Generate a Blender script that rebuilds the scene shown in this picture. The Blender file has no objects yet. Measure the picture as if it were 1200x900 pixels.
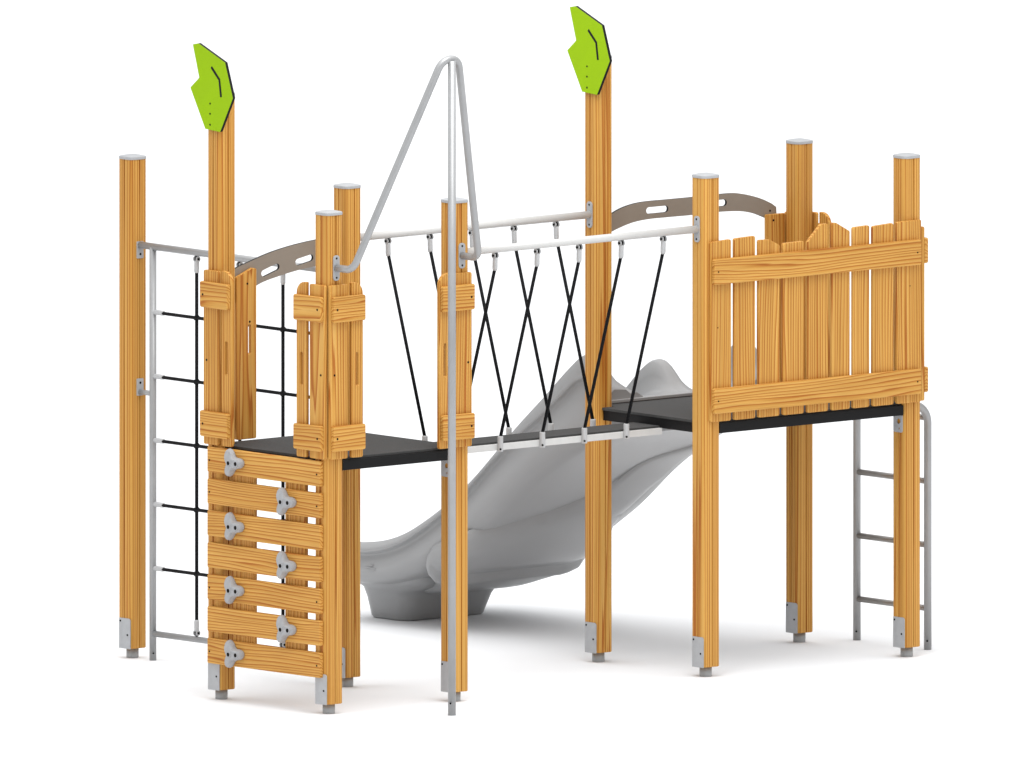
import bpy, math, random
from mathutils import Vector, Matrix
random.seed(11)
R = math.radians
C = bpy.context.scene.collection
sc = bpy.context.scene

# ------------------------------------------------------------------ materials
def new_mat(name):
    m = bpy.data.materials.new(name); m.use_nodes = True
    nt = m.node_tree
    return m, nt, nt.nodes['Principled BSDF']

def mth(nt, op, a, b=None, c=None):
    n = nt.nodes.new('ShaderNodeMath'); n.operation = op
    for i, v in enumerate((a, b, c)):
        if v is None: continue
        if isinstance(v, (int, float)): n.inputs[i].default_value = v
        else: nt.links.new(v, n.inputs[i])
    return n.outputs[0]

def vmth(nt, op, a, b=None):
    n = nt.nodes.new('ShaderNodeVectorMath'); n.operation = op
    for i, v in enumerate((a, b)):
        if v is None: continue
        if isinstance(v, tuple): n.inputs[i].default_value = v
        else: nt.links.new(v, n.inputs[i])
    return n.outputs[0]

def noise(nt, vec, scale, detail=2, rough=.5):
    n = nt.nodes.new('ShaderNodeTexNoise'); n.inputs['Scale'].default_value = scale
    n.inputs['Detail'].default_value = detail; n.inputs['Roughness'].default_value = rough
    nt.links.new(vec, n.inputs['Vector']); return n.outputs['Fac']

def ramp(nt, fac, stops):
    n = nt.nodes.new('ShaderNodeValToRGB'); e = n.color_ramp.elements
    while len(e) < len(stops): e.new(.5)
    for el, (p, c) in zip(e, stops): el.position = p; el.color = (*c, 1)
    nt.links.new(fac, n.inputs['Fac']); return n.outputs['Color']

def wood_material():
    m, nt, b = new_mat('oiled_larch')
    at = nt.nodes.new('ShaderNodeAttribute'); at.attribute_name = 'gc'
    oi = nt.nodes.new('ShaderNodeObjectInfo')
    off = nt.nodes.new('ShaderNodeCombineXYZ')
    r1 = mth(nt, 'MULTIPLY', oi.outputs['Random'], .5)
    r2 = mth(nt, 'MULTIPLY', mth(nt, 'FRACT', mth(nt, 'MULTIPLY', oi.outputs['Random'], 7.31)), .12)
    r3 = mth(nt, 'MULTIPLY', oi.outputs['Random'], 37.0)
    for i, r in enumerate((r1, r2, r3)): nt.links.new(r, off.inputs[i])
    p = vmth(nt, 'ADD', at.outputs['Vector'], off.outputs[0])
    # slow warp along the trunk, so the rings run out of the face in arches
    warp_v = vmth(nt, 'MULTIPLY', p, (3.0, 3.0, .85))
    w = nt.nodes.new('ShaderNodeTexNoise'); w.inputs['Scale'].default_value = 1.0; w.inputs['Detail'].default_value = 1.5
    nt.links.new(warp_v, w.inputs['Vector'])
    wv = vmth(nt, 'MULTIPLY', vmth(nt, 'SUBTRACT', w.outputs['Color'], (.5, .5, .5)), (.12, .16, 0))
    q = vmth(nt, 'ADD', p, wv)
    sp = nt.nodes.new('ShaderNodeSeparateXYZ'); nt.links.new(q, sp.inputs[0])
    rr = mth(nt, 'SQRT', mth(nt, 'ADD', mth(nt, 'POWER', mth(nt, 'ADD', sp.outputs[0], .03), 2.0), mth(nt, 'POWER', mth(nt, 'ADD', sp.outputs[1], .045), 2.0)))
    ringn = noise(nt, vmth(nt, 'MULTIPLY', q, (22, 22, .6)), 1.0, 1)
    ph = mth(nt, 'ADD', mth(nt, 'MULTIPLY', rr, 50.0), mth(nt, 'MULTIPLY', ringn, 2.2))
    fr = mth(nt, 'FRACT', ph)
    rings = ramp(nt, fr, [(0, (.695, .403, .108)), (.42, (.668, .366, .084)), (.70, (.56, .258, .044)), (.83, (.43, .146, .019)), (.91, (.43, .146, .019)), (1.0, (.69, .38, .098))])
    fib = noise(nt, vmth(nt, 'MULTIPLY', p, (230, 230, 5)), 1.0, 2, .6)
    fibc = ramp(nt, fib, [(.3, (.84, .80, .74)), (.7, (1.06, 1.06, 1.06))])
    big = noise(nt, vmth(nt, 'MULTIPLY', p, (11, 11, .8)), 1.0, 1)
    bigc = ramp(nt, big, [(.3, (.87, .82, .75)), (.7, (1.01, 1.01, 1.02))])
    mx = nt.nodes.new('ShaderNodeMix'); mx.data_type = 'RGBA'; mx.blend_type = 'MULTIPLY'; mx.inputs[0].default_value = 1
    nt.links.new(rings, mx.inputs[6]); nt.links.new(fibc, mx.inputs[7])
    mx2 = nt.nodes.new('ShaderNodeMix'); mx2.data_type = 'RGBA'; mx2.blend_type = 'MULTIPLY'; mx2.inputs[0].default_value = 1
    nt.links.new(mx.outputs[2], mx2.inputs[6]); nt.links.new(bigc, mx2.inputs[7])
    nt.links.new(mx2.outputs[2], b.inputs['Base Color'])
    b.inputs['Roughness'].default_value = .55
    b.inputs['Specular IOR Level'].default_value = .25
    bp = nt.nodes.new('ShaderNodeBump'); bp.inputs['Strength'].default_value = .25; bp.inputs['Distance'].default_value = .002
    nt.links.new(mth(nt, 'ADD', fib, mth(nt, 'MULTIPLY', fr, -.5)), bp.inputs['Height']); nt.links.new(bp.outputs[0], b.inputs['Normal'])
    return m

def simple(name, col, rough=.5, metal=0, spec=.5, var=.06, vscale=14, bump=0, bscale=200, coat=0):
    m, nt, b = new_mat(name)
    tc = nt.nodes.new('ShaderNodeTexCoord')
    n = noise(nt, tc.outputs['Object'], vscale, 4, .6)
    c = ramp(nt, n, [(.3, tuple(x * (1 - var) for x in col)), (.7, tuple(min(1, x * (1 + var)) for x in col))])
    nt.links.new(c, b.inputs['Base Color'])
    rg = nt.nodes.new('ShaderNodeMapRange'); rg.inputs['To Min'].default_value = rough * .85; rg.inputs['To Max'].default_value = min(1, rough * 1.15)
    nt.links.new(n, rg.inputs['Value']); nt.links.new(rg.outputs[0], b.inputs['Roughness'])
    b.inputs['Metallic'].default_value = metal; b.inputs['Specular IOR Level'].default_value = spec
    b.inputs['Coat Weight'].default_value = coat; b.inputs['Coat Roughness'].default_value = .2
    if bump:
        bp = nt.nodes.new('ShaderNodeBump'); bp.inputs['Strength'].default_value = bump; bp.inputs['Distance'].default_value = .002
        nt.links.new(noise(nt, tc.outputs['Object'], bscale, 3), bp.inputs['Height']); nt.links.new(bp.outputs[0], b.inputs['Normal'])
    return m

def rope_material():
    m, nt, b = new_mat('black_braided_rope')
    at = nt.nodes.new('ShaderNodeAttribute'); at.attribute_name = 'gc'
    sp = nt.nodes.new('ShaderNodeSeparateXYZ'); nt.links.new(at.outputs['Vector'], sp.inputs[0])
    ang = mth(nt, 'ARCTAN2', sp.outputs[1], sp.outputs[0])
    a = mth(nt, 'SINE', mth(nt, 'ADD', mth(nt, 'MULTIPLY', ang, 3), mth(nt, 'MULTIPLY', sp.outputs[2], 260)))
    c = mth(nt, 'SINE', mth(nt, 'SUBTRACT', mth(nt, 'MULTIPLY', ang, 3), mth(nt, 'MULTIPLY', sp.outputs[2], 260)))
    h = mth(nt, 'MAXIMUM', a, c)
    col = ramp(nt, h, [(0, (.003, .003, .0035)), (1, (.008, .009, .011))])
    nt.links.new(col, b.inputs['Base Color']); b.inputs['Roughness'].default_value = .6
    b.inputs['Specular IOR Level'].default_value = .12
    bp = nt.nodes.new('ShaderNodeBump'); bp.inputs['Strength'].default_value = .5; bp.inputs['Distance'].default_value = .002
    nt.links.new(h, bp.inputs['Height']); nt.links.new(bp.outputs[0], b.inputs['Normal'])
    return m

M = dict(
    wood=wood_material(),
    rope=rope_material(),
    steel=simple('galvanised_steel_tube', (.36, .365, .37), .36, .3, .5, .05, 9),
    zinc=simple('zinc_plate', (.42, .43, .445), .5, .15, .5, .07, 25),
    stub=simple('steel_ground_peg', (.36, .37, .375), .5, .3, .5, .06, 20),
    inox=simple('brushed_steel_rung', (.36, .345, .33), .38, .7, .5, .06, 30),
    rail=simple('powder_coated_rail', (.60, .60, .59), .4, 0, .5, .02, 6),
    alu=simple('aluminium_profile', (.60, .60, .59), .4, .1, .5, .04, 20),
    cap=simple('grey_plastic_cap', (.39, .40, .415), .5, 0, .4, .03, 30),
    ferrule=simple('pale_ferrule', (.47, .475, .48), .45, .1, .5, .04, 60),
    black=simple('black_powder_coat', (.006, .006, .0065), .55, 0, .2, .1, 20),
    dark=simple('dark_recess', (.012, .010, .009), .8, 0, .1, .1, 20),
    deck=simple('grey_rubber_deck', (.062, .062, .062), .8, 0, .15, .10, 40, .4, 500),
    slide=simple('grey_moulded_plastic', (.30, .303, .308), .33, 0, .5, .02, 3, .08, 260),
    hold=simple('grey_resin_hold', (.375, .38, .392), .6, 0, .3, .08, 30, .5, 220),
    green=simple('lime_green_panel', (.30, .505, .004), .6, 0, .12, .02, 8),
    taupe=simple('taupe_laminate', (.255, .215, .175), .5, 0, .35, .03, 8),
    screw=simple('dark_screw_head', (.005, .0045, .0045), .6, 0, .1, .1, 50),
)

# ------------------------------------------------------------------ mesh builder
def round_poly(pts, rad, n=4):
    """round the corners of a 2D polygon; rad is a number or a list"""
    out = []; N = len(pts)
    for i in range(N):
        r = rad[i] if isinstance(rad, (list, tuple)) else rad
        p = Vector(pts[i]); a = Vector(pts[i - 1]); b = Vector(pts[(i + 1) % N])
        if r <= 0: out.append((p.x, p.y)); continue
        u = (a - p).normalized(); v = (b - p).normalized()
        ang = u.angle(v)
        if ang > math.pi - .02: out.append((p.x, p.y)); continue
        d = min(r / math.tan(ang / 2), (a - p).length * (.8 if r > .055 else .49), (b - p).length * (.8 if r > .055 else .49))
        r = d * math.tan(ang / 2)
        c = p + (u + v).normalized() * (r / math.sin(ang / 2))
        s = p + u * d - c; e = p + v * d - c
        tot = s.angle_signed(e) if s.length > 1e-9 else 0
        for k in range(n + 1):
            t = -tot * k / n
            x = s.x * math.cos(t) - s.y * math.sin(t); y = s.x * math.sin(t) + s.y * math.cos(t)
            out.append((c.x + x, c.y + y))
    return out

def rect(a0, a1, b0, b1): return [(a0, b0), (a1, b0), (a1, b1), (a0, b1)]
def slot(a, b, w, h, n=6):
    """rounded upright slot hole of width w and height h"""
    r = min(w, h) / 2
    return round_poly(rect(a - w / 2, a + w / 2, b - h / 2, b + h / 2), r * .999, n)

PERM = {'Y': lambda a, b, c: (a, c, b), 'X': lambda a, b, c: (c, a, b), 'Z': lambda a, b, c: (a, b, c)}

class MB:
    def __init__(s): s.v = []; s.f = []; s.m = []; s.sm = []; s.g = []
    def add(s, verts, faces, mi=0, smooth=False, gc=None):
        o = len(s.v); s.v += [tuple(x) for x in verts]
        s.g += [tuple(x) for x in (gc if gc else verts)]
        for k, f in enumerate(faces):
            s.f.append(tuple(i + o for i in f)); s.m.append(mi[k] if isinstance(mi, list) else mi)
            s.sm.append(smooth[k] if isinstance(smooth, list) else smooth)
        return s
    def flat(s, plane, outline, c0, c1, holes=(), bev=.003, grain='b', mi=0, edge=None, rnd=True, both=True):
        """prism of a 2D outline in the plane's (a,b) axes, from c0 to c1 across it"""
        cu = bpy.data.curves.new('tmp', 'CURVE'); cu.dimensions = '2D'; cu.fill_mode = 'BOTH'
        for ring in [outline] + list(holes):
            sp = cu.splines.new('POLY'); sp.points.add(len(ring) - 1)
            for q, (a, b) in zip(sp.points, ring): q.co = (a, b, 0, 1)
            sp.use_cyclic_u = True
        t = abs(c1 - c0); cu.extrude = t / 2 - bev; cu.bevel_depth = bev; cu.bevel_resolution = 1; cu.offset = -bev
        ob = bpy.data.objects.new('tmp', cu); me = bpy.data.meshes.new_from_object(ob)
        cm = (c0 + c1) / 2; P = PERM[plane]
        raw = [v.co.copy() for v in me.vertices]
        vs = [P(q.x, q.y, q.z + cm) for q in raw]
        A = [p[0] for p in outline]; B = [p[1] for p in outline]
        ca, cb = sum(A) / len(A), sum(B) / len(B)
        o = (random.uniform(-.12, .12), random.uniform(-.10, .10), random.uniform(0, 40)) if rnd else (0, 0, 0)
        if grain == 'b': gc = [(q.x - ca + o[0], q.z + o[1], (q.y - cb) * .45 + o[2]) for q in raw]
        else: gc = [(q.y - cb + o[0], q.z + o[1], (q.x - ca) * .75 + o[2]) for q in raw]
        fs = [tuple(p.vertices) for p in me.polygons]
        if edge is None: mis = mi
        else: mis = [mi if abs(p.normal.z) > .9 else edge for p in me.polygons]
        bpy.data.objects.remove(ob); bpy.data.curves.remove(cu); bpy.data.meshes.remove(me)
        return s.add(vs, fs, mis, False, gc)
    def ring_loft(s, rings, closed=True, cap0=True, cap1=True, mi=0, smooth=True, gc=None):
        n = len(rings[0]); vs = [p for r in rings for p in r]; fs = []; sm = []
        for i in range(len(rings) - 1):
            for j in range(n if closed else n - 1):
                k = (j + 1) % n
                fs.append((i * n + j, i * n + k, (i + 1) * n + k, (i + 1) * n + j)); sm.append(smooth)
        if cap0: fs.append(tuple(reversed(range(n)))); sm.append(False)
        if cap1: fs.append(tuple((len(rings) - 1) * n + j for j in range(n))); sm.append(False)
        return s.add(vs, fs, mi, sm, gc)
    def tube(s, pts, r, seg=16, mi=0, cap=True, hollow=False):
        pts = [Vector(p) for p in pts]; rings = []; gc = []
        d0 = (pts[1] - pts[0]).normalized()
        up = Vector((0, 0, 1)) if abs(d0.z) < .9 else Vector((1, 0, 0))
        x = d0.cross(up).normalized(); L = 0
        for i, p in enumerate(pts):
            if i: L += (p - pts[i - 1]).length
            if i == 0: d = d0
            elif i == len(pts) - 1: d = (p - pts[i - 1]).normalized()
            else: d = ((p - pts[i - 1]).normalized() + (pts[i + 1] - p).normalized()).normalized()
            x = (x - d * x.dot(d)).normalized(); y = d.cross(x)
            rr = r[i] if isinstance(r, (list, tuple)) else r
            rings.append([p + x * rr * math.cos(2 * math.pi * k / seg) + y * rr * math.sin(2 * math.pi * k / seg) for k in range(seg)])
            gc += [(rr * math.cos(2 * math.pi * k / seg), rr * math.sin(2 * math.pi * k / seg), L) for k in range(seg)]
        return s.ring_loft(rings, True, cap, cap, mi, True, gc)
    def disc(s, c, axis, r, depth=.002, mi=1, seg=10):
        c = Vector(c); a = Vector(axis).normalized()
        return s.tube([c - a * .002, c + a * depth], r, seg, mi)
    def box(s, x0, x1, y0, y1, z0, z1, bev=.002, mi=0):
        return s.flat('Z', rect(x0, x1, y0, y1), z0, z1, bev=min(bev, abs(z1 - z0) * .3), mi=mi)

WORLD = {}
def link(name, mb, mats, parent=None, origin=None):
    if origin is None:
        o = [(min(v[i] for v in mb.v) + max(v[i] for v in mb.v)) / 2 for i in range(3)]; origin = Vector(o)
    origin = Vector(origin)
    me = bpy.data.meshes.new(name)
    me.from_pydata([tuple(Vector(v) - origin) for v in mb.v], [], mb.f)
    at = me.attributes.new('gc', 'FLOAT_VECTOR', 'POINT')
    at.data.foreach_set('vector', [c for g in mb.g for c in g])
    for m in mats: me.materials.append(M[m])
    for p, mi, sm in zip(me.polygons, mb.m, mb.sm): p.material_index = mi; p.use_smooth = sm
    me.update()
    ob = bpy.data.objects.new(name, me); C.objects.link(ob)
    if parent: ob.parent = parent; ob.location = origin - WORLD[parent.name]
    else: ob.location = origin
    WORLD[ob.name] = origin
    return ob

def place_copy(src, parent, shift):
    """copy a part with its sub-parts, moved by shift"""
    c = src.copy(); C.objects.link(c); c.parent = parent
    if src.parent == parent: c.location = src.location + Vector(shift); WORLD[c.name] = WORLD[src.name] + Vector(shift)
    for ch in [o for o in src.children]:
        d = ch.copy(); C.objects.link(d); d.parent = c
    return c

def fillet(pts, radii, n=8):
    """3D polyline with rounded corners"""
    pts = [Vector(p) for p in pts]; out = [pts[0]]
    for i in range(1, len(pts) - 1):
        p = pts[i]; u = (pts[i - 1] - p).normalized(); v = (pts[i + 1] - p).normalized()
        r = radii[i - 1]; ang = u.angle(v)
        d = r / math.tan(ang / 2); c = p + (u + v).normalized() * (r / math.sin(ang / 2))
        s = p + u * d - c; e = p + v * d - c; tot = s.angle(e)
        for k in range(n + 1):
            t = k / n
            out.append(c + (s * math.sin((1 - t) * tot) + e * math.sin(t * tot)) / math.sin(tot))
    out.append(pts[-1]); return out

def interp(tab, x):
    """smooth (monotone-ish cubic) table lookup"""
    n = len(tab)
    if x <= tab[0][0]: return tab[0][1]
    if x >= tab[-1][0]: return tab[-1][1]
    for i in range(n - 1):
        if tab[i][0] <= x <= tab[i + 1][0]:
            x0, y0 = tab[i]; x1, y1 = tab[i + 1]; h = x1 - x0; t = (x - x0) / h
            s1 = (y1 - y0) / h
            sa = (y0 - tab[i - 1][1]) / (x0 - tab[i - 1][0]) if i > 0 else s1
            sb = (tab[i + 2][1] - y1) / (tab[i + 2][0] - x1) if i + 2 < n else s1
            m0 = (sa + s1) / 2 if i > 0 else s1; m1 = (sb + s1) / 2 if i + 2 < n else s1
            return ((2 * t**3 - 3 * t**2 + 1) * y0 + (t**3 - 2 * t**2 + t) * h * m0 + (-2 * t**3 + 3 * t**2) * y1 + (t**3 - t**2) * h * m1)

# ------------------------------------------------------------------ the ground
g = MB(); S = 90
g.add([(-S, -S, 0), (S, -S, 0), (S, S, 0), (-S, S, 0)], [(0, 1, 2, 3)])
gm, nt, b = new_mat('white_studio_floor')
b.inputs['Base Color'].default_value = (.72, .72, .72, 1); b.inputs['Roughness'].default_value = .9; b.inputs['Specular IOR Level'].default_value = 0
tcg = nt.nodes.new('ShaderNodeTexCoord')
nt.links.new(ramp(nt, noise(nt, tcg.outputs['Object'], .8, 3), [(.3, (.872, .882, .898)), (.7, (.885, .895, .912))]), b.inputs['Base Color'])
M['floor'] = gm
floor = link('ground', g, ['floor'], None, (0, 0, 0)); floor['kind'] = 'structure'

# ------------------------------------------------------------------ the one thing: the climbing frame
root = bpy.data.objects.new('playground_climbing_frame', None); C.objects.link(root)
root.location = (2.3, .5, 0); WORLD[root.name] = Vector((2.3, .5, 0)); root.empty_display_size = .3
root['label'] = 'wooden playground climbing frame with two towers, rope bridge, net, grey slide and green leaf panels'
root['category'] = 'climbing frame'

# ---- posts
HP = .065
def post_section(h=.066, r=.031, gw=.0045, gd=.007):
    side = [(-h + r, -h), (-gw, -h), (-gw * .5, -h + gd), (gw * .5, -h + gd), (gw, -h), (h - r, -h)]
    cor = [(h - r + r * math.sin(R(a)), -h + r - r * math.cos(R(a))) for a in (22.5, 45, 67.5)]
    out = []
    for k in range(4):
        c, s_ = math.cos(k * math.pi / 2), math.sin(k * math.pi / 2)
        out += [(x * c - y * s_, x * s_ + y * c) for x, y in side + cor]
    return out
SEC = post_section()
def post_mb(H, seed):
    rnd = random.Random(seed); o = (rnd.uniform(-.2, .2), rnd.uniform(.05, .25), rnd.uniform(0, 40))
    mb = MB(); zs = [.062, .066, H - .015]
    rings = []; gc = []
    for i, z in enumerate(zs):
        k = .96 if i == 0 else 1
        rings.append([(x * k, y * k, z) for x, y in SEC])
        gc += [(x * 1.4 + o[0], y * 1.4 + o[1], z * .16 + o[2]) for x, y in SEC]
    return mb.ring_loft(rings, smooth=False, gc=gc)
def cap_mb(H):
    mb = MB()
    def rr(k, z):
        h = HP + .0055; r = .040
        pts = round_poly(rect(-h, h, -h, h), r, 5)
        return [(x * k, y * k, z) for x, y in pts]
    rings = [rr(1, H - .021), rr(1.0, H - .010), rr(.985, H - .005), rr(.93, H - .003), rr(.55, H + .003), rr(.05, H + .006)]
    return mb.ring_loft(rings, smooth=False)
def plate_mb():
    mb = MB()
    o = round_poly([(-.060, .060), (.045, .060), (.045, .246), (-.060, .246)], [.001, .001, .004, .016], 5)
    mb.flat('X', o, -HP - .0055, -HP - .0005, bev=.001, grain='b')
    mb.disc((-HP - .005, .030, .228), (-1, 0, 0), .0062, .003)
    mb.disc((-HP - .005, -.035, .145), (-1, 0, 0), .0062, .003)
    return mb
def peg_mb():
    mb = MB(); return mb.tube([(0, 0, 0), (0, 0, .002), (0, 0, .062)], [.036, .0375, .0375], 28)

POSTS = {'P1': (1, 3, 3.062), 'P2': (0, 1, 3.70), 'P3': (0, 0, 3.062), 'P4': (1, 1, 3.062), 'P5': (1, 0, 3.062),
         'P6': (3, 1, 3.70), 'P7': (3, 0, 3.062), 'P8': (4.6, 1, 3.062), 'P9': (4.6, 0, 3.062)}
capm = plm = pgm = None
def sub_of(parent, name, src, mb, mats, off=(0, 0, 0)):
    """first time builds the sub-part, later copies it"""
    if src is None:
        w = WORLD[parent.name]; m2 = MB(); m2.__dict__.update(mb.__dict__); m2.v = [tuple(Vector(v) + w) for v in mb.v]
        return link(name, m2, mats, parent, w)
    c = src.copy(); C.objects.link(c); c.parent = parent; return c
tall_cap = short_cap = plate = peg = None
for i, (k, (x, y, H)) in enumerate(POSTS.items()):
    mb = post_mb(H, 40 + i); mb.v = [(a + x, b_ + y, c) for a, b_, c in mb.v]
    p = link('post', mb, ['wood'], root, (x, y, 0))
    if H > 3.5: tall_cap = sub_of(p, 'post_cap', tall_cap, cap_mb(H), ['cap'])
    else: short_cap = sub_of(p, 'post_cap', short_cap, cap_mb(H), ['cap'])
    plate = sub_of(p, 'foot_plate', plate, plate_mb(), ['zinc', 'screw'])
    peg = sub_of(p, 'ground_peg', peg, peg_mb(), ['stub'])

# ---- lime green leaf panels on the two tall posts
def leaf(px, py):
    # outline measured in (Y, z) on the panel, relative to the post axis
    o = [(.985, 3.981), (.932, 3.992), (.684, 3.896), (.611, 3.685), (.730, 3.469), (.869, 3.476), (1.008, 3.716), (.925, 3.783)]
    o = [(a - 1 + .181, b) for a, b in o]
    pts = round_poly(list(reversed(o)), .004, 2)
    mb = MB(); mb.flat('X', [(a + py, b) for a, b in pts], px - HP - .022, px - HP - .002, bev=.0005, edge=1)
    xf = px - HP - .022
    for z in (3.634, 3.572, 3.505): mb.disc((xf, py + .004, z), (-1, 0, 0), .0062, .0015, 2)
    lf = link('leaf_panel', mb, ['green', 'black', 'screw'], root)
    vein = [(.812, 3.858), (.737, 3.787), (.721, 3.682)]
    c = [Vector((a - 1 + .181 + py, b)) for a, b in vein]; w = .0085
    n1 = Vector((-(c[1] - c[0]).y, (c[1] - c[0]).x)).normalized(); n2 = Vector((-(c[2] - c[1]).y, (c[2] - c[1]).x)).normalized()
    nm = (n1 + n2).normalized()
    poly = [c[0] + n1 * w, c[1] + nm * w, c[2] + n2 * w, c[2] - n2 * w, c[1] - nm * w, c[0] - n1 * w]
    v = MB(); v.flat('X', round_poly([tuple(q) for q in poly], .003, 2), xf - .0012, xf + .004, bev=.0003)
    link('leaf_vein', v, ['black'], lf)
leaf(0, 1); leaf(3, 1)

# ---- corner panels: two upright boards and two short cross cleats, screwed to a post face
ZC = [(1.607, 1.762), (2.393, 2.549)]
def corner_panel(P, face, outdir, mats=('wood', 'screw')):
    """face: '-X','-Y','+X','+Y'; outdir: +1/-1, the way the outer board lies along the face"""
    px, py, _ = POSTS[P]; plane = face[1]; sg = -1 if face[0] == '-' else 1
    base = (px if plane == 'X' else py) + sg * HP; ctr = py if plane == 'X' else px
    A = lambda a: ctr + outdir * a
    def pan(a0, a1, zt, rad, holes=()):
        lo, hi = sorted((A(a0), A(a1)))
        rads = rad if outdir > 0 else [rad[1], rad[0], rad[3], rad[2]]
        return round_poly(rect(lo, hi, 1.557, zt), rads, 6)
    mb = MB(); c0, c1 = base + sg * .001, base + sg * .026
    mb.flat(plane, pan(-.062, .074, 2.618, [.01, .01, .01, .012]), c0, c1, bev=.004)
    mb.flat(plane, pan(.106, .196, 2.625, [.012, .012, .075, .006]), c0, c1, holes=[slot(A(.150), 2.096, .022, .205)], bev=.004)
    ax = (sg, 0, 0) if plane == 'X' else (0, sg, 0)
    pos = lambda a, z, c: (c, A(a), z) if plane == 'X' else (A(a), c, z)
    mb.disc(pos(-.032, 2.07, c1), ax, .007, .0015)
    pn = link('corner_panel', mb, mats, root)
    for z0, z1 in ZC:
        cl = MB(); lo, hi = sorted((A(-.062), A(.192)))
        cl.flat(plane, round_poly(rect(lo, hi, z0, z1), .012, 3), c1 + sg * .0005, c1 + sg * .030, bev=.005, grain='a')
        cl.disc(pos(-.034, (z0 + z1) / 2, c1 + sg * .030), ax, .007, .0015)
        link('cleat', cl, mats, pn)
    return pn
corner_panel('P2', '-X', -1)
corner_panel('P3', '-X', 1)
corner_panel('P3', '-Y', 1)
corner_panel('P5', '-Y', -1)
corner_panel('P8', '+X', -1)
corner_panel('P9', '+X', 1)
# the wide inner panel behind the tall left post, cut slanting at its top
mb = MB(); Y0, Y1 = 1.066, 1.09
mb.flat('Y', round_poly(rect(-.06, .155, 1.557, 2.555), .01, 3), Y0, Y1, bev=.004)
mb.flat('Y', round_poly([(.176, 1.557), (.336, 1.557), (.336, 2.592), (.303, 2.598), (.176, 2.548)], [.014, .012, .012, .01, .006], 4), Y0, Y1, holes=[slot(.281, 2.165, .020, .18)], bev=.004)
mb.disc((.262, Y0, 2.505), (0, -1, 0), .007, .0015); mb.disc((.281, Y0, 2.272), (0, -1, 0), .007, .0015)
pn = link('corner_panel', mb, ['wood', 'screw'], root)
for z0, z1 in ZC:
    cl = MB(); cl.flat('Y', round_poly(rect(-.06, .30, z0, z1 - .01), .012, 3), Y1 + .0165, Y1 + .045, bev=.005, grain='a'); link('cleat', cl, ['wood'], pn)

# the plain inner panel beside the rear right post
mb = MB(); mb.flat('Y', round_poly(rect(4.397, 4.548, 1.557, 2.612), .008, 3), Y0, Y1, bev=.004)
mb.flat('Y', round_poly(rect(4.556, 4.662, 1.557, 2.618), .008, 3), Y0, Y1, bev=.004)
mb.disc((4.450, Y0, 2.575), (0, -1, 0), .007, .0015)
pn = link('corner_panel', mb, ['wood', 'screw'], root)
for z0, z1 in ZC:
    cl = MB(); cl.flat('Y', round_poly(rect(4.47, 4.66, z0, z1 - .01), .012, 3), Y1 + .0165, Y1 + .045, bev=.005, grain='a'); link('cleat', cl, ['wood'], pn)

# ---- picket balustrade on the right tower
bx = [(2.967, 3.121), (3.157, 3.313), (3.349, 3.507), (3.544, 3.700), (3.738, 3.894), (3.931, 4.066), (4.101, 4.222), (4.258, 4.414), (4.451, 4.635)]
tops = [[(0, 2.655), (1, 2.662)], [(0, 2.663), (1, 2.668)], [(0, 2.640), (.5, 2.637), (1, 2.597)], [(0, 2.605), (1, 2.607)],
        [(0, 2.598), (.66, 2.700), (1, 2.698)], [(0, 2.702), (.25, 2.698), (1, 2.640)], [(0, 2.660), (1, 2.664)], [(0, 2.655), (1, 2.663)], [(0, 2.665), (1, 2.668)]]
mb = MB()
for (x0, x1), tp in zip(bx, tops):
    x0 -= .002; x1 += .006
    o = [(x0, 1.557), (x1, 1.557)] + [(x0 + (x1 - x0) * t, z) for t, z in reversed(tp)]
    mb.flat('Y', round_poly(o, .012, 3), -.0665, -.090, bev=.004)
mb.disc((3.02, -.090, 2.13), (0, -1, 0), .004, .001); mb.disc((4.55, -.090, 2.27), (0, -1, 0), .004, .001)
fence = link('picket_balustrade', mb, ['wood', 'screw'], root)
for z0, z1 in ((1.609, 1.763), (2.396, 2.551)):
    r_ = MB(); r_.flat('Y', round_poly(rect(2.970, 4.618, z0, z1), .012, 3), -.0905, -.120, bev=.006, grain='a')
    for x in (3.0, 4.585): r_.disc((x, -.120, (z0 + z1) / 2), (0, -1, 0), .005, .0015)
    link('rail', r_, ['wood', 'screw'], fence)

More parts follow.
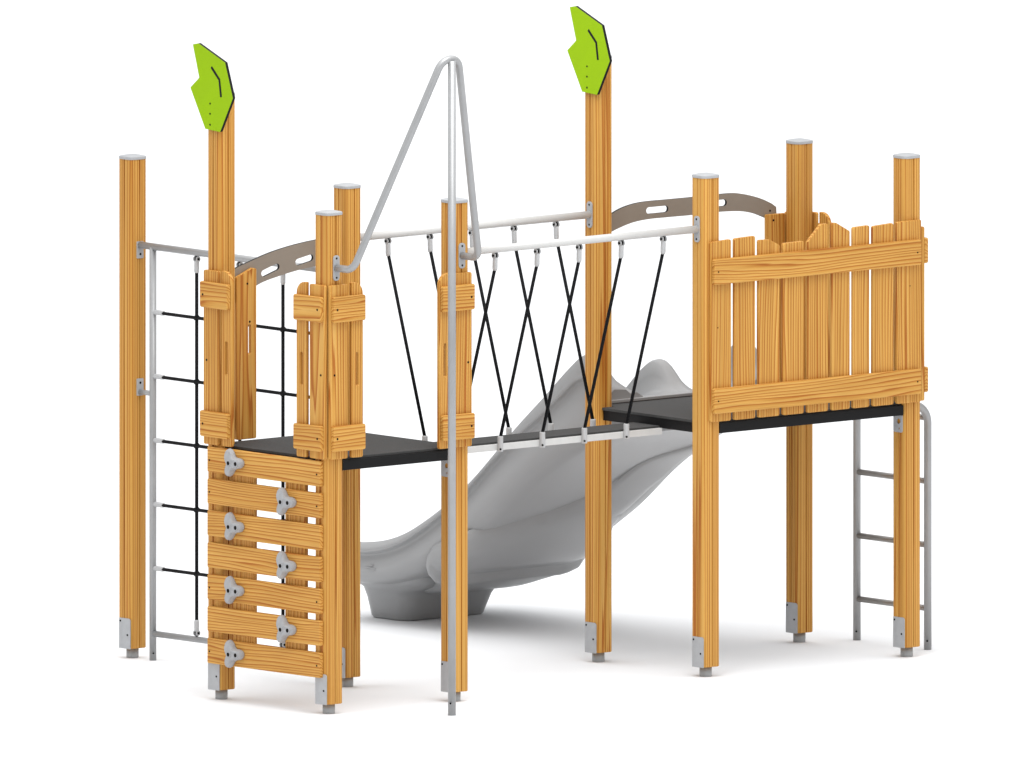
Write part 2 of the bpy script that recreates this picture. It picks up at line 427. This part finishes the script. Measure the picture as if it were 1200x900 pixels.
# ---- climbing wall
mb = MB()
for k in range(7):
    z1 = 1.544 - .1943 * k; z0 = z1 - .154
    mb.flat('X', round_poly(rect(-.028, 1.022, z0, z1), .010, 3), -.0665, -.096, bev=.005, grain='a')
    if k in (0, 1, 4, 6):
        for y in (0.0, 1.0): mb.disc((-.096, y, (z0 + z1) / 2 - .004), (-1, 0, 0), .006, .0015)
wall = link('climbing_wall', mb, ['wood', 'screw'], root)
for y0, y1 in ((.622, .815), (.146, .330)):
    bt = MB(); bt.flat('X', rect(y0, y1, .235, 1.53), -.066, -.038, bev=.003); link('batten', bt, ['wood'], wall)
def hold_mb(rot):
    mb = MB(); N = 42
    def ring(r, amp, dx, q=0.0):
        out = []
        for j in range(N):
            t = 2 * math.pi * j / N
            s_ = .5 + .5 * math.cos(3 * t)
            rad = r * (1 - amp + amp * s_ ** 1.35)
            wob = 1 + .03 * math.sin(5 * t + rot) 
            out.append((dx + q * (.006 * math.cos(3 * t + 1)), -rad * wob * math.cos(t + rot), rad * wob * math.sin(t + rot)))
        return out
    rings = [ring(.094, .54, 0), ring(.096, .54, -.006), ring(.094, .54, -.018), ring(.088, .55, -.030), ring(.083, .55, -.035), ring(.076, .54, -.0395, 1), ring(.060, .52, -.0425, 1), ring(.035, .35, -.0445), ring(.012, .1, -.0450)]
    mb.ring_loft(rings)
    for dy, xx in ((.004, -.0445), (-.057, -.0395)):
        mb.tube([(xx + .01, dy, 0), (xx - .002, dy, 0), (xx - .004, dy, 0)], [.0185, .0185, .0165], 18, 0)
        mb.tube([(xx - .003, dy, 0), (xx - .0048, dy, 0)], .0125, 18, 1)
    return mb
hold = None
for k in range(7):
    z = 1.544 - .1943 * k - .077
    y = .766 if k % 2 == 0 else .281
    if hold is None:
        h_ = hold_mb(.0); h_.v = [(a - .096, b_ + y, c + z) for a, b_, c in h_.v]
        hold = link('climbing_hold', h_, ['hold', 'dark'], wall, (-.096, y, z))
    else:
        c = hold.copy(); C.objects.link(c); c.location = Vector((-.096, y, z)) - WORLD[wall.name]

# ---- decks with black frame beams
def deck(x0, x1, y0, y1):
    def notched(e, n):
        X0, X1, Y0_, Y1_ = x0 - e, x1 + e, y0 - e, y1 + e
        return [(X0 + n, Y0_), (X1 - n, Y0_), (X1 - n, Y0_ + n), (X1, Y0_ + n), (X1, Y1_ - n), (X1 - n, Y1_ - n), (X1 - n, Y1_), (X0 + n, Y1_), (X0 + n, Y1_ - n), (X0, Y1_ - n), (X0, Y0_ + n), (X0 + n, Y0_ + n)]
    mb = MB(); mb.flat('Z', notched(.030, .100), 1.5405, 1.557, bev=.002)
    d = link('deck', mb, ['deck'], root)
    h = HP + .004
    for (a0, a1, b0, b1) in ((x0 + h, x1 - h, y0 - .050, y0 - .012), (x0 + h, x1 - h, y1 + .012, y1 + .050),
                             (x0 - .020, x0 + .018, y0 + h, y1 - h), (x1 - .018, x1 + .020, y0 + h, y1 - h)):
        bm = MB(); bm.box(a0, a1, b0, b1, 1.479, 1.5402, bev=.002); link('frame_beam', bm, ['black'], d)
    for yy in (y0 + .0, y1 - .0):
        bk = MB(); xb = x1 - HP
        bk.flat('X', round_poly(rect(yy - .042, yy + .042, 1.372, 1.478), [.012, .012, .003, .003], 3), xb - .006, xb - .001,
                holes=[slot(yy + .004 - .012, 1.440, .032, .032), slot(yy - .012, 1.395, .012, .012)], bev=.0008)
        link('beam_bracket', bk, ['zinc'], d)
    return d
deck(0, 1, 0, 1); deck(3, 4.6, 0, 1)

# ---- taupe arched hand grips
def tube_slot(p0, p1, w):
    p0, p1 = Vector(p0), Vector(p1); d = (p1 - p0).normalized(); n = Vector((-d.y, d.x)); r = w / 2; out = []
    for k in range(9): t = R(-90 + 180 * k / 8); out.append(p1 + d * r * math.cos(t) + n * r * math.sin(t))
    for k in range(9): t = R(90 + 180 * k / 8); out.append(p0 + d * r * math.cos(t) + n * r * math.sin(t))
    return [tuple(q) for q in out]
def dens(pts, n=5):
    out = []
    for i in range((len(pts) - 1) * n + 1):
        x = pts[0][0] + (pts[-1][0] - pts[0][0]) * i / ((len(pts) - 1) * n)
        out.append((x, interp(pts, x)))
    return out
def UX(px, py, Y):     # measured point -> (X, z) on the upright plane at Y
    X = (px - 386 + 125.7 * Y) / 147.2; gy = 836 - 14.5 * X - 17 * Y
    return (X, (gy - py) / 192.3)
YA = 1.091
top2 = [UX(*p, YA) for p in [(716, 251.7), (728.3, 244.4), (740.3, 239.8), (752.2, 237), (783.4, 233.8), (810, 231.3), (842.4, 227.8), (857.5, 226.5), (866.7, 226.7), (880.5, 229.2), (894.2, 233.3), (905, 238.4)]]
bot2 = [UX(*p, YA) for p in [(716.4, 272.3), (728.3, 266.4), (742, 260.9), (758.6, 257.2), (783.4, 254.6), (810, 252.2), (842.4, 248.5), (857.5, 247.6), (871.3, 247.8), (885, 250.3), (898.8, 255.8)]]
top2 = [(3.085, top2[0][1] - .042)] + top2; bot2 = [(3.13, bot2[0][1] - .018)] + bot2
end2 = [UX(*p, YA) for p in [(910.5, 242.5), (911, 256)]]
out2 = dens(top2, 4) + end2 + list(reversed(dens(bot2, 4)))
mb = MB()
s1 = UX(761, 246.8, YA), UX(781, 244.9, YA); s2 = UX(829, 239.6, YA), UX(849.5, 237.6, YA)
mb.flat('Y', list(reversed(out2)), YA, YA + .018, holes=[tube_slot(*s1, .040), tube_slot(*s2, .040)], bev=.001, edge=1)
for p in ((903, 247),): X, z = UX(*p, YA); mb.disc((X, YA, z), (0, -1, 0), .007, .001, 2)
link('arched_hand_grip', mb, ['taupe', 'black', 'screw'], root)
top1 = [UX(*p, YA) for p in [(275.5, 315.5), (293, 306.8), (315.8, 296.7), (338.8, 288.9), (361.7, 283), (370, 281.3)]]
bot1 = [UX(*p, YA) for p in [(303.5, 333.4), (328.7, 323.3), (352.5, 316), (369.5, 312.3)]]
top1 = [(.10, top1[0][1] - .045)] + top1 + [(1.0, top1[-1][1] + .02)]; bot1 = [(.14, bot1[0][1] - .115)] + bot1 + [(1.0, bot1[-1][1] + .02)]
mb = MB()
mb.flat('Y', list(reversed(dens(top1, 4) + list(reversed(dens(bot1, 4))))), YA, YA + .018,
        holes=[tube_slot(UX(310, 320.3, YA), UX(325.3, 312.7, YA), .040), tube_slot(UX(350, 307.2, YA), UX(365, 302.1, YA), .040)], bev=.001, edge=1)
link('arched_hand_grip', mb, ['taupe', 'black', 'screw'], root)

# ---- flange helper: a rounded plate with two screws on a post face
def flange(face_plane, sg, c, a, zc, h=.16, w=.05, mats=('cap', 'screw')):
    mb = MB(); mb.flat(face_plane, round_poly(rect(a - w / 2, a + w / 2, zc - h / 2, zc + h / 2), w * .42, 5), c, c + sg * .008, bev=.0015)
    ax = (sg, 0, 0) if face_plane == 'X' else (0, sg, 0)
    for dz in (-h * .38, h * .38):
        mb.disc((c + sg * .008, a, zc + dz) if face_plane == 'X' else (a, c + sg * .008, zc + dz), ax, .0068, .001)
    return mb

# ---- rope fittings
def fitting_top(mb_ring, x, y, zt, r_tube, d):
    """clamp, fork and bolt hanging under a tube whose centre is at height zt"""
    zb = zt - r_tube
    return MB()

def rope_part(p0, p1, parent, end0=('clamp', None), end1=('clamp', None), r=.0105, fl=.072):
    p0, p1 = Vector(p0), Vector(p1); d = (p1 - p0).normalized()
    mb = MB(); mb.tube([p0, p0 + (p1 - p0) * .5, p1], r, 10); rp = link('rope', mb, ['rope'], parent)
    return rp
def ferrule(p, d, L, parent, r=.0155):
    """short pale sleeve from p along d"""
    p = Vector(p); d = Vector(d).normalized(); mb = MB()
    mb.tube([p, p + d * .004, p + d * (L - .012), p + d * L], [r * .95, r, r * 1.02, r * .84], 14)
    return link('ferrule', mb, ['ferrule'], parent)
def hinge(p, d, ax, parent):
    """fork with a cross bolt at p, pointing along d, bolt along ax"""
    p = Vector(p); d = Vector(d).normalized(); ax = Vector(ax).normalized(); mb = MB()
    for s_ in (-1, 1):
        q = p + ax * s_ * .0125
        mb.tube([q - ax * .0025, q + ax * .0025], .0175, 14, 0)
    mb.tube([p - ax * .021, p + ax * .021], .0075, 10, 1)
    mb.tube([p - d * .020, p + d * .012], .008, 10, 1)
    return link('hinge', mb, ['ferrule', 'screw'], parent)

# ---- rope bridge
RT = .0235; ZR = 2.730
for yy in (0, 1):
    mb = MB(); mb.tube([(1 + HP + .006, yy, ZR), (3 - HP - .006, yy, ZR)], RT, 24)
    rl = link('bridge_rail', mb, ['rail'], root)
    link('flange', flange('X', -1, 3 - HP - .0005, yy, ZR), ['cap', 'screw'], rl)
    link('flange', flange('X', 1, 1 + HP + .0005, yy, ZR), ['cap', 'screw'], rl)
BY0, BY1 = .366, .634
mb = MB()
n = 7
for k in range(n):
    y0 = BY0 + .012 + (BY1 - BY0 - .024) * k / n; y1 = BY0 + .012 + (BY1 - BY0 - .024) * (k + 1) / n
    mb.flat('Z', rect(1.09, 2.955, y0 + .0005, y1 - .0005), 1.462, 1.497, bev=.0015)
walk = link('bridge_walkway', mb, ['deck'], root)
for y0, y1 in ((BY0 - .012, BY0 + .012), (BY1 - .012, BY1 + .012)):
    mb = MB(); mb.box(1.09, 2.955, y0, y1, 1.446, 1.485, bev=.003); link('side_beam', mb, ['alu'], walk)
for k in range(5):
    X = 1.325 + .3345 * k
    for side in (0, 1):
        yt = side; yb = (BY0 - .022) if side == 0 else (BY1 + .022)
        T = Vector((X, yt, ZR - RT - .016)); B = Vector((X, yb, 1.450))
        tdir = Vector((0, (yb - yt) * .10, -1)).normalized()
        te = T + tdir * .088
        be = Vector((X, yb, 1.535))
        rp = rope_part(te - tdir * .01, be - Vector((0, 0, .01)), root)
        ferrule(T + tdir * .012, tdir, .080, rp)
        hinge(T, (0, 0, -1), (1, 0, 0), rp)
        fb = MB(); fb.tube([(X, yb, 1.440), (X, yb, 1.444), (X, yb, 1.528), (X, yb, 1.535)], [.0165, .0175, .0175, .0155], 14)
        fb.disc((X - .010, yb + (-.013 if side == 0 else .013), 1.456), (-.5, -1 if side == 0 else 1, 0), .0065, .004)
        link('ferrule', fb, ['ferrule', 'screw'], rp)

# ---- climbing net at the far left
XN = 1.0; YL, YR = 2.81, 1.19; ZT, ZB = 2.521, .163; RN = .0215
mb = MB()
mb.tube([(XN, 3 - HP - .004, ZT), (XN, 1 + HP + .004, ZT)], RN, 20)
mb.tube([(XN, YL, 0), (XN, YL, ZT)], RN, 20); mb.tube([(XN, YR, 0), (XN, YR, ZT)], RN, 20)
mb.tube([(XN, YL, ZB), (XN, YR, ZB)], RN * .9, 20)
mb.tube([(XN, 3 - HP - .004, 1.625), (XN, YL, 1.625)], RN * .75, 16); mb.tube([(XN, 1 + HP + .004, 1.625), (XN, YR, 1.625)], RN * .75, 16)
mb.disc((XN - .012, YL - .0185, .045), (-.3, -1, 0), .005, .003, 1)
nf = link('net_frame', mb, ['steel', 'screw'], root)
for zc, c_ in ((ZT - .03, -.02), (1.655, .02)):
    for yy, sg in ((3 - HP, -1), (1 + HP, 1)):
        f = MB(); f.flat('Y', round_poly(rect(XN - .026, XN + .026, zc - .052, zc + .052), .006, 3), yy + sg * .0005, yy + sg * .008, bev=.001)
        f.disc((XN, yy + sg * .008, zc + c_ * 1.3), (0, sg, 0), .008, .001); link('flange', f, ['zinc', 'screw'], nf)
for yy in (2.402, 2.0, 1.598):
    rp = rope_part((XN, yy, ZT - RN - .09), (XN, yy, ZB + RN + .085), root, r=.0108)
    ferrule((XN, yy, ZT - RN - .028), (0, 0, -1), .075, rp); hinge((XN, yy, ZT - RN - .018), (0, 0, -1), (0, 1, 0), rp)
    ferrule((XN, yy, ZB + RN + .028), (0, 0, 1), .070, rp); hinge((XN, yy, ZB + RN + .018), (0, 0, 1), (0, 1, 0), rp)
for k in range(5):
    z = .563 + .39 * k
    rp = rope_part((XN - .004, YL - RN - .07, z), (XN - .004, YR + RN + .07, z), root, r=.0105)
    ferrule((XN, YL - RN + .003, z), (0, -1, 0), .085, rp); ferrule((XN, YR + RN - .003, z), (0, 1, 0), .085, rp)
    for yv in (2.402, 2.0, 1.598):
        kn = MB(); kn.tube([(XN - .014, yv, z), (XN + .014, yv, z)], [.015, .015], 12); link('net_knot', kn, ['rope'], rp)

# ---- sliding pole with its bent bracket tube
A0, A1, AP = (0, -.225, 2.72), (1, -.225, 2.72), (.5, -.594, 4.185)
path = [(0, -HP - .006, 2.72), A0, AP, A1, (1, -HP - .006, 2.72)]
mb = MB(); mb.tube(fillet(path, [.075, .088, .075], 10), .0225, 20)
mb.tube([(.5, -.562, 0), (.5, -.562, 3.99)], .0240, 22)
mb.disc((.478, -.575, .075), (-1, -.6, 0), .0055, .003, 1)
pole = link('sliding_pole', mb, ['steel', 'screw'], root)
for x in (0, 1): link('flange', flange('Y', -1, -HP - .0005, x, 2.72, .155), ['cap', 'screw'], pole)

# ---- steel ladder on the right
XL = 4.93; LY0, LY1 = .19, .85; mb = MB()
for yy in (LY0, LY1):
    mb.tube(fillet([(XL, yy, 0), (XL, yy, 1.50), (4.625, yy, 1.50)], [.12], 10), .0235, 20)
    mb.disc((XL - .018, yy - .016, .055), (-1, -.8, 0), .006, .003, 1)
lad = link('ladder', mb, ['steel', 'screw'], root)
for z in (.252, .638, 1.026, 1.413):
    mb = MB(); mb.tube([(XL, LY0 + .018, z), (XL, LY1 - .018, z)], .0185, 16); link('rung', mb, ['inox'], lad)

# ---- grey twin-lane slide
XC = 3.8
RIM = [(1.06, 1.64), (1.10, 1.665), (1.17, 1.75), (1.26, 1.835), (1.37, 1.812), (1.465, 1.745), (1.70, 1.550), (1.967, 1.335), (2.193, 1.137), (2.372, .985), (2.631, .800), (2.81, .692), (3.009, .592), (3.188, .535), (3.386, .505), (3.60, .49), (3.80, .46)]
MID = [(1.06, 1.578), (1.10, 1.585), (1.18, 1.616), (1.26, 1.69), (1.34, 1.748), (1.40, 1.748), (1.5, 1.69), (1.594, 1.606), (1.714, 1.50), (1.967, 1.27), (2.193, 1.07), (2.372, .92), (2.631, .73), (2.81, .62), (3.009, .515), (3.188, .45), (3.386, .41), (3.60, .385), (3.80, .35)]
FLR = [(1.06, 1.563), (1.25, 1.555), (1.40, 1.49), (1.60, 1.33), (1.80, 1.17), (2.0, 1.01), (2.2, .86), (2.4, .73), (2.6, .60), (2.8, .49), (3.0, .405), (3.2, .355), (3.4, .33), (3.80, .32)]
BOT = [(1.06, 1.36), (1.2, 1.325), (1.4, 1.255), (1.6, 1.155), (1.8, 1.04), (2.0, .90), (2.2, .745), (2.4, .62), (2.6, .50), (2.8, .40), (3.0, .32), (3.2, .265), (3.4, .24), (3.80, .235)]
def half_section(Y):
    """one half of the hollow-walled section, from the divider ridge out and round to the underside"""
    zr, zm, zf, zb = (interp(t, Y) for t in (RIM, MID, FLR, BOT))
    hw = .668 - (.0 if Y < 3.35 else .16 * ((Y - 3.35) / .41) ** 2.4)
    g_ = min(1, max(0, (Y - 1.06) / .2)); wl = zr - zf            # the walls flare open at the entrance
    wi = .11 + .17 * (1 - g_)
    q_ = min(1, max(0, (2.3 - Y) / .9)); lip = .058 + .085 * q_ * q_ * (3 - 2 * q_) * g_
    P = [(0, zm), (.022, zm - .003), (.045, zm - .018), (.065, zf + (zm - zf) * .62), (.095, zf + (zm - zf) * .22), (.14 , zf + .006), (.20, zf),
         (hw - wi - .10, zf), (hw - wi - .05, zf + .012), (hw - wi, zf + wl * .20), (hw - wi * .80, zf + wl * .62), (hw - wi * .62, zr - .034), (hw - wi * .50, zr - .008), (hw - .048, zr),
         (hw - .034, zr - .010), (hw - .016, zr - lip * .45), (hw + .002, zr - lip * .84), (hw + .001, zr - lip * .97), (hw - .010, zr - lip - .006), (hw - .036, zr - lip - .012), (hw - .040, zr - lip - .028)]
    H = zr - lip - .028 - zb
    P += [(hw - .026, zr - lip - .04 - H * .12), (hw - .010, zb + H * .55), (hw - .022, zb + H * .33), (hw - .05, zb + H * .15), (hw - .10, zb + H * .04), (hw - .17, zb), (hw * .45, zb), (0, zb)]
    return P
st = []; y = 1.06
while y < 3.77: st.append(y); y += .035
st.append(3.775)
rings = []
for Y in st:
    h = half_section(Y); right = [(XC + a, Y, z) for a, z in h]; left = [(XC - a, Y, z) for a, z in h[1:-1]]
    rings.append(right + list(reversed(left)))
def shrink(ring, k, dy):
    zc = sum(p[2] for p in ring) / len(ring); xc = XC
    return [(xc + (p[0] - xc) * (1 - k * .5), p[1] + dy, zc + (p[2] - zc) * (1 - k)) for p in ring]
rings.append(shrink(rings[-1], .12, .018)); rings.append(shrink(rings[-2], .35, .030))
mb = MB(); mb.ring_loft(rings)
slide = link('slide', mb, ['slide'], root)
lp = MB(); lp.flat('Z', rect(3.075, 4.525, 1.034, 1.085), 1.5585, 1.579, bev=.004); link('entry_lip', lp, ['slide'], slide)
# lower moulding that stiffens the underside
KX = [(1.55, 4.24), (1.68, 4.02), (1.95, 3.90), (2.10, 3.74), (2.20, 3.52), (2.30, 3.30), (2.38, 3.17), (2.46, 3.128), (2.66, 3.124), (2.74, 3.130), (2.80, 3.165), (2.88, 3.30), (3.0, 3.42), (3.2, 3.48), (3.3, 3.50)]
KF = [(1.55, 4.34), (1.9, 4.32), (2.2, 4.28), (2.34, 4.30), (2.46, 4.36), (2.66, 4.42), (2.74, 4.43), (2.80, 4.40), (2.88, 4.30), (3.0, 4.20), (3.2, 4.14), (3.3, 4.10)]
KB = [(1.55, 1.170), (1.80, 1.022), (2.0, .862), (2.16, .711), (2.352, .564), (2.606, .396), (2.70, .358), (2.738, .343), (2.758, .292), (2.80, .279), (2.837, .262), (2.95, .220), (3.115, .184), (3.3, .165), (3.42, .16)]
KT = [(2.2, .665), (2.38, .640), (2.6, .590), (2.70, .548), (2.76, .49), (2.82, .42)]
rings = []; Y = 1.55
while Y <= 3.28:
    xn, xf = interp(KX, Y), interp(KF, Y); zb = interp(KB, Y); zt = interp(BOT, Y) + .10
    if Y > 2.2: zt = max(interp(BOT, Y) + .05, interp(KT, Y)) if Y < 2.83 else min(interp(BOT, Y) + .08, .42)
    k = min(1, max(0, (Y - 1.9) / .35)); k2 = min(1, max(0, (Y - 2.8) / .2)); ins = .004 + .16 * k * (1 - .6 * k2); H = zt - zb
    W = xf - xn; i1 = min(ins, W * .3); e = .008 * k
    zi = min(zt, interp(BOT, Y) + .035)      # stays below the sliding surface
    prof = [(min(.11 * k + .004, W * .2), zi), (.03 * k + .002, zt), (e, zt - .006), (0, zt - .016 - H * .15 * k), (i1 * .12, zb + H * .45 * (.3 + .7 * k)), (i1 * .45, zb + H * .16), (i1 * .9, zb + .010), (i1 + min(.05, W * .15), zb)]
    rings.append([(xn + a, Y, z) for a, z in prof] + [(xf - a, Y, z) for a, z in reversed(prof)])
    Y += .011
mb = MB(); mb.ring_loft(rings); link('underside_moulding', mb, ['slide'], slide)
# foot block
def frect(x0, x1, y0, y1, z, r):
    return [(a, b_, z) for a, b_ in round_poly(rect(x0, x1, y0, y1), r, 6)]
mb = MB()
mb.ring_loft([frect(3.47, 4.13, 3.35, 3.70, .002, .09), frect(3.46, 4.14, 3.34, 3.715, .012, .10), frect(3.455, 4.145, 3.325, 3.722, .05, .10),
              frect(3.435, 4.165, 3.29, 3.735, .13, .11), frect(3.41, 4.19, 3.25, 3.745, .19, .12), frect(3.34, 4.26, 3.10, 3.755, .235, .13), frect(3.30, 4.30, 3.02, 3.745, .30, .14), frect(3.32, 4.28, 3.06, 3.70, .37, .14)])
link('slide_foot', mb, ['slide'], slide)
# small raised maker's mark moulded into the near side of the exit
mb = MB()
for (y0, y1, z0, z1) in ((3.24, 3.34, .356, .361), (3.27, 3.30, .372, .377), (3.25, 3.32, .343, .347)):
    mb.box(XC - .668 + .008, XC - .668 + .02, y0, y1, z0, z1, bev=.001)
link('moulded_mark', mb, ['slide'], slide)

# ------------------------------------------------------------------ light
w = bpy.data.worlds.new('World'); sc.world = w; w.use_nodes = True; nt = w.node_tree
bg = nt.nodes['Background']; tc = nt.nodes.new('ShaderNodeTexCoord'); sp = nt.nodes.new('ShaderNodeSeparateXYZ')
nt.links.new(tc.outputs['Generated'], sp.inputs[0])
z = mth(nt, 'MAXIMUM', sp.outputs[2], 0.0)
st_ = mth(nt, 'ADD', .32, mth(nt, 'MULTIPLY', mth(nt, 'POWER', z, 1.3), 1.80))
nt.links.new(st_, bg.inputs['Strength']); bg.inputs['Color'].default_value = (1, 1, 1, 1)
la = bpy.data.lights.new('softbox', 'AREA'); la.shape = 'RECTANGLE'; la.size = 4; la.size_y = 4; la.energy = 260
lo = bpy.data.objects.new('softbox', la); C.objects.link(lo); lo.location = (0.2, -2.5, 8.5)
lo.rotation_euler = (Vector((2.3, .8, 1)) - lo.location).to_track_quat('-Z', 'Y').to_euler()

# ------------------------------------------------------------------ camera
th, ph = R(40.5), math.asin(.1154)
f = Vector((math.sin(th) * math.cos(ph), math.cos(th) * math.cos(ph), -math.sin(ph)))
r = Vector((math.cos(th), -math.sin(th), 0)); up = r.cross(f)
cam = bpy.data.cameras.new('camera'); cam.type = 'ORTHO'; cam.ortho_scale = 1200 / 193.6
cam.clip_start = .1; cam.clip_end = 300
co = bpy.data.objects.new('camera', cam); C.objects.link(co)
co.location = r * (214.7 / 193.6) + up * (386 / 193.6) - f * 15
co.rotation_euler = Matrix((r, up, -f)).transposed().to_euler()
sc.camera = co
sc.view_settings.view_transform = 'Standard'; sc.view_settings.look = 'None'
sc.view_settings.exposure = 0; sc.view_settings.gamma = 1
sc.cycles.max_bounces = 8
